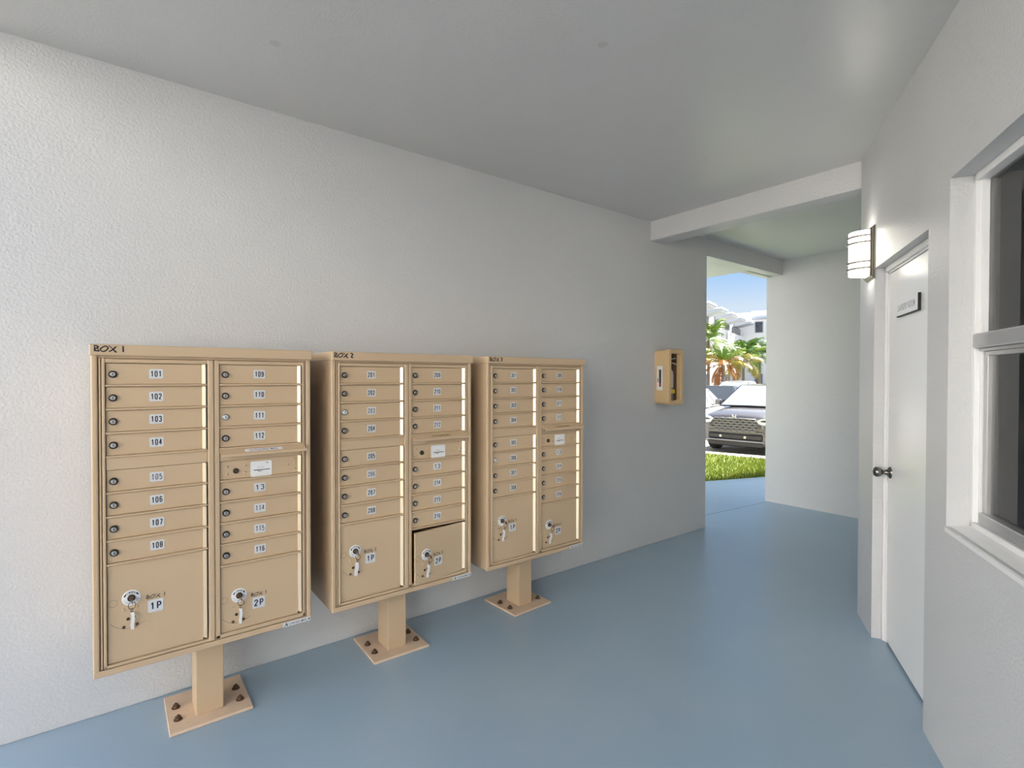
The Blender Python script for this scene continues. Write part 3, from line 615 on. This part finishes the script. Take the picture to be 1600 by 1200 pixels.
# ---- cars
def car(label, body, kind, depth, left, rz=0, front=False, group='parked cars'):
    x, y, z = G(depth, left, GZ)
    root = thing('car', label, 'car', (x, y, z), GA+rz, group)
    if kind == 'suv':
        st = [(-.02, .60, .30, .84), (.04, .74, .22, .92), (.16, .84, .20, .965), (.42, .89, .20, 1.01), (.9, .905, .22, 1.05), (1.35, .91, .24, 1.09), (2.2, .91, .24, 1.10), (3.2, .91, .24, 1.12), (3.95, .88, .26, 1.12), (4.25, .80, .30, 1.05), (4.33, .66, .36, .95)]
        gh = dict(b0=1.12, t0=1.95, t1=3.65, b1=4.22, zb=1.06, zt=1.58, wb=.84, wt=.62)
        WX, WR = (.88, 3.48), .34
    else:
        st = [(-.02, .56, .30, .66), (.04, .70, .22, .72), (.16, .80, .19, .76), (.45, .86, .19, .82), (1.0, .885, .2, .90), (1.5, .89, .22, .95), (2.4, .89, .22, .97), (3.4, .89, .22, .99), (4.1, .87, .24, .99), (4.5, .80, .28, .95), (4.6, .66, .34, .86)]
        gh = dict(b0=1.35, t0=2.15, t1=3.15, b1=4.05, zb=.93, zt=1.44, wb=.82, wt=.58)
        WX, WR = (.92, 3.65), .33
    vs = []; fs = []
    for (sx, sw, zl, zt) in st:
        half = [(0, zt), (.45*sw, zt-.008), (.80*sw, zt-.035), (.97*sw, zt-.11), (sw, .62*zt+.38*zl), (.985*sw, zl+.10), (.90*sw, zl), (0, zl)]
        ring = half+[(-p[0], p[1]) for p in half[-2:0:-1]]
        vs += [(sx, p[0], p[1]) for p in ring]
    n = 14
    for i in range(len(st)-1):
        for k in range(n): fs.append((i*n+k, i*n+(k+1) % n, (i+1)*n+(k+1) % n, (i+1)*n+k))
    fs.append(tuple(range(n))[::-1]); fs.append(tuple(range((len(st)-1)*n, len(st)*n)))
    subsurf(B().add(vs, fs, 0, True).build('body', body, root), 2)
    # greenhouse
    g = gh; zb, zt, wb, wt = g['zb'], g['zt'], g['wb'], g['wt']
    def P(x, s, top): return (x, s*(wt if top else wb), zt if top else zb)
    gv = [P(g['b0'], 1, 0), P(g['b0'], -1, 0), P(g['t0'], -1, 1), P(g['t0'], 1, 1), P(g['t1'], 1, 1), P(g['t1'], -1, 1), P(g['b1'], -1, 0), P(g['b1'], 1, 0)]
    rt_ = B(); mid = (g['t0']+g['t1'])/2
    rt_.add(gv+[(mid, wt*.99, zt+.035), (mid, -wt*.99, zt+.035), (mid, 0, zt+.06), (g['t0'], 0, zt+.02), (g['t1'], 0, zt+.02), (g['b0']-.10, 0, zb+.015), (g['b1']+.05, 0, zb)],
            [(0, 13, 11, 3), (13, 1, 2, 11), (3, 11, 10, 8), (11, 2, 9, 10), (8, 10, 12, 4), (10, 9, 5, 12), (4, 12, 14, 7), (12, 5, 6, 14), (0, 3, 8, 4, 7), (1, 6, 5, 9, 2)])
    rt_.build('cabin', body, root)
    def patch(name, quad, m, off, sub=None, inset=.06):
        q = [Vector(p) for p in quad]; c = sum(q, Vector())/len(q); nn = Vector((0, 0, 0))
        for i in range(len(q)): nn += q[i].cross(q[(i+1) % len(q)])
        nn.normalize()
        if nn.dot(c-Vector((2.4, 0, .8))) < 0: nn = -nn
        q = [p.lerp(c, inset)+nn*off for p in q]; q2 = [p-nn*.02 for p in q]; k = len(q)
        return B().add(q+q2, [tuple(range(k)), tuple(range(k, 2*k))[::-1]]+[(i, i+k, (i+1) % k+k, (i+1) % k) for i in range(k)]).build(name, m, root)
    f0, f1 = Vector((g['b0']-.10, 0, zb+.015)), Vector((g['t0'], 0, zt+.02))
    patch('windshield_seal', [gv[0], f0, gv[1], gv[2], f1, gv[3]], 'carblack', .024, inset=.0)
    patch('windshield', [gv[0], f0, gv[1], gv[2], f1, gv[3]], 'cardark' if body in ('blue_car', 'red_car') else 'carglass_sky', .030, inset=.05)
    r0_, r1_ = Vector((g['b1']+.05, 0, zb)), Vector((g['t1'], 0, zt+.02))
    patch('rear_window', [gv[7], r0_, gv[6], gv[5], r1_, gv[4]], 'carglass_sky', .03, inset=.1)
    for s in (1, -1):
        def Q(t, v):           # t along the car, v up the side glass
            lo = Vector((g['b0']+.25+(g['b1']-.45-g['b0'])*t, s*wb, zb)); hi = Vector((g['t0']+(g['t1']-g['t0'])*t, s*wt, zt)); return lo.lerp(hi, v)
        for t0, t1 in ((.02, .33), (.36, .66), (.69, .97)):
            patch('window_seal', [Q(t0, .06), Q(t1, .06), Q(t1, .93), Q(t0, .93)], 'carblack', .006, inset=-.01)
            patch('side_window', [Q(t0, .10), Q(t1, .10), Q(t1, .88), Q(t0, .88)], 'carglass_sky' if body == 'white_car' else 'cardark', .012, inset=.02)
        mir = B().box(g['b0']+.20, g['b0']+.36, s*(wb+.02)-.08+.12*s, s*(wb+.02)+.08+.12*s, zb+.02, zb+.17, .04, seg=2); mir.build('mirror', body, root)
        for wx in WX:
            wl = B(); yy = s*(st[4][1]-.20); a = (0, s, 0)
            wl.lathe((wx, yy, WR), a, [(0, WR-.05), (.0, WR-.02), (.02, WR), (.19, WR), (.215, WR-.03), (.215, WR-.10)], 28, 0)
            wl.lathe((wx, yy, WR), a, [(.17, WR-.10), (.205, WR-.11), (.205, .10), (.222, .06)], 28, 1)
            wl.build('wheel', ['tyre', 'steel'], root)
        # lights
        if front:
            xx = lambda yv: -.02+.30*max(0, (abs(yv)-.50))**1.6
            hp_ = [(.47, .80), (.60, .865), (.76, .89), (.84, .86), (.80, .76), (.66, .725), (.54, .745)]
            hv = [(xx(p[0])-.020, s*p[0], p[1]) for p in hp_]+[(xx(p[0])+.10, s*p[0], p[1]) for p in hp_]; k = len(hp_)
            B().add(hv, [tuple(range(k)), tuple(range(k, 2*k))[::-1]]+[(i, i+k, (i+1) % k+k, (i+1) % k) for i in range(k)]).build('headlight', 'lamp_lens', root)
            B().add([(v[0]-.006, s*(.67+(abs(v[1])-.67)*.55), .82+(v[2]-.82)*.28) for v in hv], [tuple(range(k)), tuple(range(k, 2*k))[::-1]]+[(i, i+k, (i+1) % k+k, (i+1) % k) for i in range(k)]).build('lamp_insert', 'carblack', root)
            B().box(.06, .16, s*.70-.12, s*.70+.12, .42, .62, .03).build('side_intake', 'carblack', root)
        else:
            B().box(.02, .22, s*.68-.10, s*.68+.10, .60 if kind == 'sedan' else .78, .72 if kind == 'sedan' else .90, .03).build('headlight', 'lamp_lens', root)
    if front:
        def hexpath(w_, h_, c): return [(-w_+c, -h_), (w_-c, -h_), (w_, -h_*.2), (w_-c*.8, h_), (-w_+c*.8, h_), (-w_, -h_*.2)]
        hx = hexpath(.56, .125, .14); cz = .715
        gr = B().prism([(p[0], cz+p[1]) for p in hx], 'x', -.045, .02).build('grille', 'carblack', root)
        rim = B(); rim.tube([(-.048, p[0]*1.03, cz+p[1]*1.08) for p in hx], .016, 8, closed=True); rim.build('grille_rim', body, gr)
        mesh = B(); ca, ch = .075, .040
        for row in range(-2, 3):
            for c in range(-4, 5):
                cx = (c+(.5 if row % 2 else 0))*ca*2*.92; zz = row*ch*1.42
                if abs(cx) > .52-abs(zz)*.55: continue
                pts = [(-.052, cx+ca*.92*x, cz+zz+ch*y) for x, y in ((-1, .42), (-.55, .95), (.55, .95), (1, .42), (1, -.42), (.55, -.95), (-.55, -.95), (-1, -.42))]
                mesh.tube(pts, .0042, 5, closed=True)
        mesh.build('grille_mesh', 'steel', gr)
        em = B(); 
        for s in (-1, 1): em.add([(-.055+dx, s*(.034+q*.007)+e_, .895+q*.045) for dx in (0, .02) for q, e_ in ((-1, -.010), (-1, .010), (1, .010), (1, -.010))], [(0, 1, 2, 3), (7, 6, 5, 4), (0, 4, 5, 1), (1, 5, 6, 2), (2, 6, 7, 3), (3, 7, 4, 0)])
        em.box(-.055, -.035, -.034, .034, .886, .902); em.build('emblem', 'chromec', root)
        B().box(-.05, .03, -.62, .62, .36, .50, .03).build('lower_intake', 'carblack', root)
        B().box(-.075, .02, -.66, .66, .325, .352, .01).build('skid_plate', 'steel', root)
        B().box(-.03, .06, -.64, .64, .50, .575, .02).build('bumper_bar', body, root)
        for s in (-.24, .32): B().box(-.06, -.04, s-.025, s+.025, .40, .46, .008).build('parking_sensor', 'chromec', root)
        B().box(0.0, .05, -.60, .60, .20, .325, .02).build('air_dam', 'carblack', root)
    return root
car('grey compact SUV with honeycomb grille parked at the kerb', 'suv', 'suv', 12.80, 2.62, R(-10), True)
car('white sedan parked beside the grey SUV', 'white_car', 'sedan', 13.6, 4.80)
car('slate blue sedan parked behind the white sedan', 'blue_car', 'sedan', 18.9, 4.95)
car('white SUV parked behind the slate blue sedan', 'white_car', 'suv', 25.4, 5.6)
car('maroon car glimpsed behind the grey SUV roof', 'red_car', 'suv', 25.8, 3.4)

# ---- palms
def palm(depth, left, hgt, size, seed, label, mix):
    rnd = random.Random(seed); x, y, z = G(depth, left, GZ)
    root = thing('palm_tree', label, 'palm', (x, y, z), 0, 'palms by the white building')
    B().lathe((0, 0, 0), (0, 0, 1), [(0, .16), (hgt*.1, .12), (hgt*.5, .095), (hgt*.85, .085), (hgt, .075)], 12).build('trunk', 'trunk', root)
    for k in range(20):
        az = k*2.4+rnd.uniform(-.3, .3); el = R(rnd.uniform(50, 80) if k < 6 else rnd.uniform(5, 48) if k < 14 else rnd.uniform(-45, 0)); L = size*rnd.uniform(.85, 1.12); droop = rnd.uniform(.9, 1.5)
        pts = []; p = Vector((0, 0, hgt)); n = 12; e_ = el
        for i in range(n+1):
            pts.append(p.copy()); p = p+Vector((math.cos(az)*math.cos(e_), math.sin(az)*math.cos(e_), math.sin(e_)))*L/n; e_ -= droop/n*(.6+.8*i/n)
        b = B(); b.tube(pts, [.018*(1-.85*i/n) for i in range(n+1)], 5)
        side = Vector((-math.sin(az), math.cos(az), 0))
        for i in range(2, n+1):
            for h_ in (0, .33, .66):
                if i == n and h_: continue
                j = min(i+1, n); q = pts[i].lerp(pts[j], h_); d = (pts[i]-pts[i-1]).normalized(); ll = size*.40*math.sin(math.pi*min(1, (i+h_)/(n+1))*.9+.25)
                for s in (-1, 1):
                    t = (side*s*.85+d*.65+Vector((0, 0, -.25+rnd.uniform(-.2, .15)))).normalized(); wv = d*.014*size
                    b.add([q-wv, q+wv, q+t*ll*.55+wv*.8-Vector((0, 0, .02)), q+t*ll-Vector((0, 0, ll*.22)), q+t*ll*.55-wv*.8-Vector((0, 0, .02))], [(0, 1, 2, 4), (4, 2, 3)])
        m = mix[0] if k < 6 else mix[1] if k < 11 else mix[2] if k < 16 else mix[3]
        b.build('frond', m, root)
    return root
def PF(d, l, h, sz, d2):      # the same palm seen at the same size from farther or nearer
    k = d2/d; return d2, l*k, (h-1.79)*k+1.79, sz*k
palm(*PF(32.0, 8.05, 4.0, 1.7, 35.4), 1, 'tall green palm nearest the grey wall edge', ('leafB', 'leafA', 'leafB', 'leafC'))
palm(*PF(31.0, 7.0, 2.6, 1.5, 31.4), 2, 'palm with orange dying fronds among the parked cars', ('leafB', 'leafC', 'leafD', 'leafD'))
palm(*PF(36.0, 7.75, 3.5, 1.25, 47), 3, 'yellow-green palm in the middle of the palm row', ('leafB', 'leafB', 'leafC', 'leafC'))
palm(*PF(33.5, 6.4, 3.0, 1.6, 39.8), 4, 'light green palm right of the orange-fronded palm', ('leafA', 'leafB', 'leafC', 'leafC'))
palm(*PF(35.0, 5.75, 3.2, 1.5, 44.2), 5, 'dark green palm at the right end of the palm row', ('leafA', 'leafE', 'leafA', 'leafB'))

# ---- white building far behind
bl = thing('apartment_building', 'white three-storey apartment building behind the palms', 'building', G(62, 12, GZ), GA)
TOP = 9.0
# local: x away from us, y to the left; wing facade at y=0.2, main block front at x=0
B().box(0, 14, -16, 1.2, 0, TOP, .03).build('main_block', 'bldg', bl)
B().box(-.12, .02, -16, -.95, TOP-.12, TOP+.12).build('parapet', 'bldg', bl)
B().box(-24, 0, .25, 12, 0, 7.9, .03).build('wing', 'bldg', bl)
for k in range(6):
    x = -2.0-4.1*k
    pr = [(-1.3, 7.55), (-1.3, 7.70), (.3, 7.70), (.3, 7.20)]
    B().prism(pr, 'x', x-1.2, x+1.2).build('canopy', 'bldggrey', bl)
    B().box(x-1.25, x+1.25, -1.35, .3, 7.70, 7.84).build('canopy_top', 'bldg', bl)
for k in range(6):
    x = -2.2-4.1*k
    for fl in (0, 1, 2):
        z0 = .9+fl*2.85
        wn_ = B().box(x-1.0, x+1.0, .18, .27, z0, z0+1.3).build('window', 'bldggrey', bl)
        B().box(x-.9, x+.9, .15, .2, z0+.08, z0+1.22).build('pane', 'glassdark', wn_)
# stair landing with dark opening at the end of the wing
B().box(-4.0, -.4, .10, .26, 6.0, 7.15).build('landing_opening', 'glassdark', bl)
B().box(-6.5, -.1, -.15, .12, 5.2, 6.35).build('landing_parapet', 'bldg', bl)
for k, yy in enumerate((-1.72, -6.2, -10.7)):
    for fl in (0, 1, 2):
        z0 = 1.0+fl*2.85
        wn_ = B().box(-.06, .05, yy-.42, yy+.42, z0, z0+1.25).build('window', 'bldggrey', bl)
        B().box(-.09, -.05, yy-.34, yy+.34, z0+.08, z0+1.17).build('pane', 'glassdark', wn_)
    B().box(-.5, .05, yy-.75, yy+.65, 8.15, 8.35).build('eyebrow', 'bldggrey', bl)
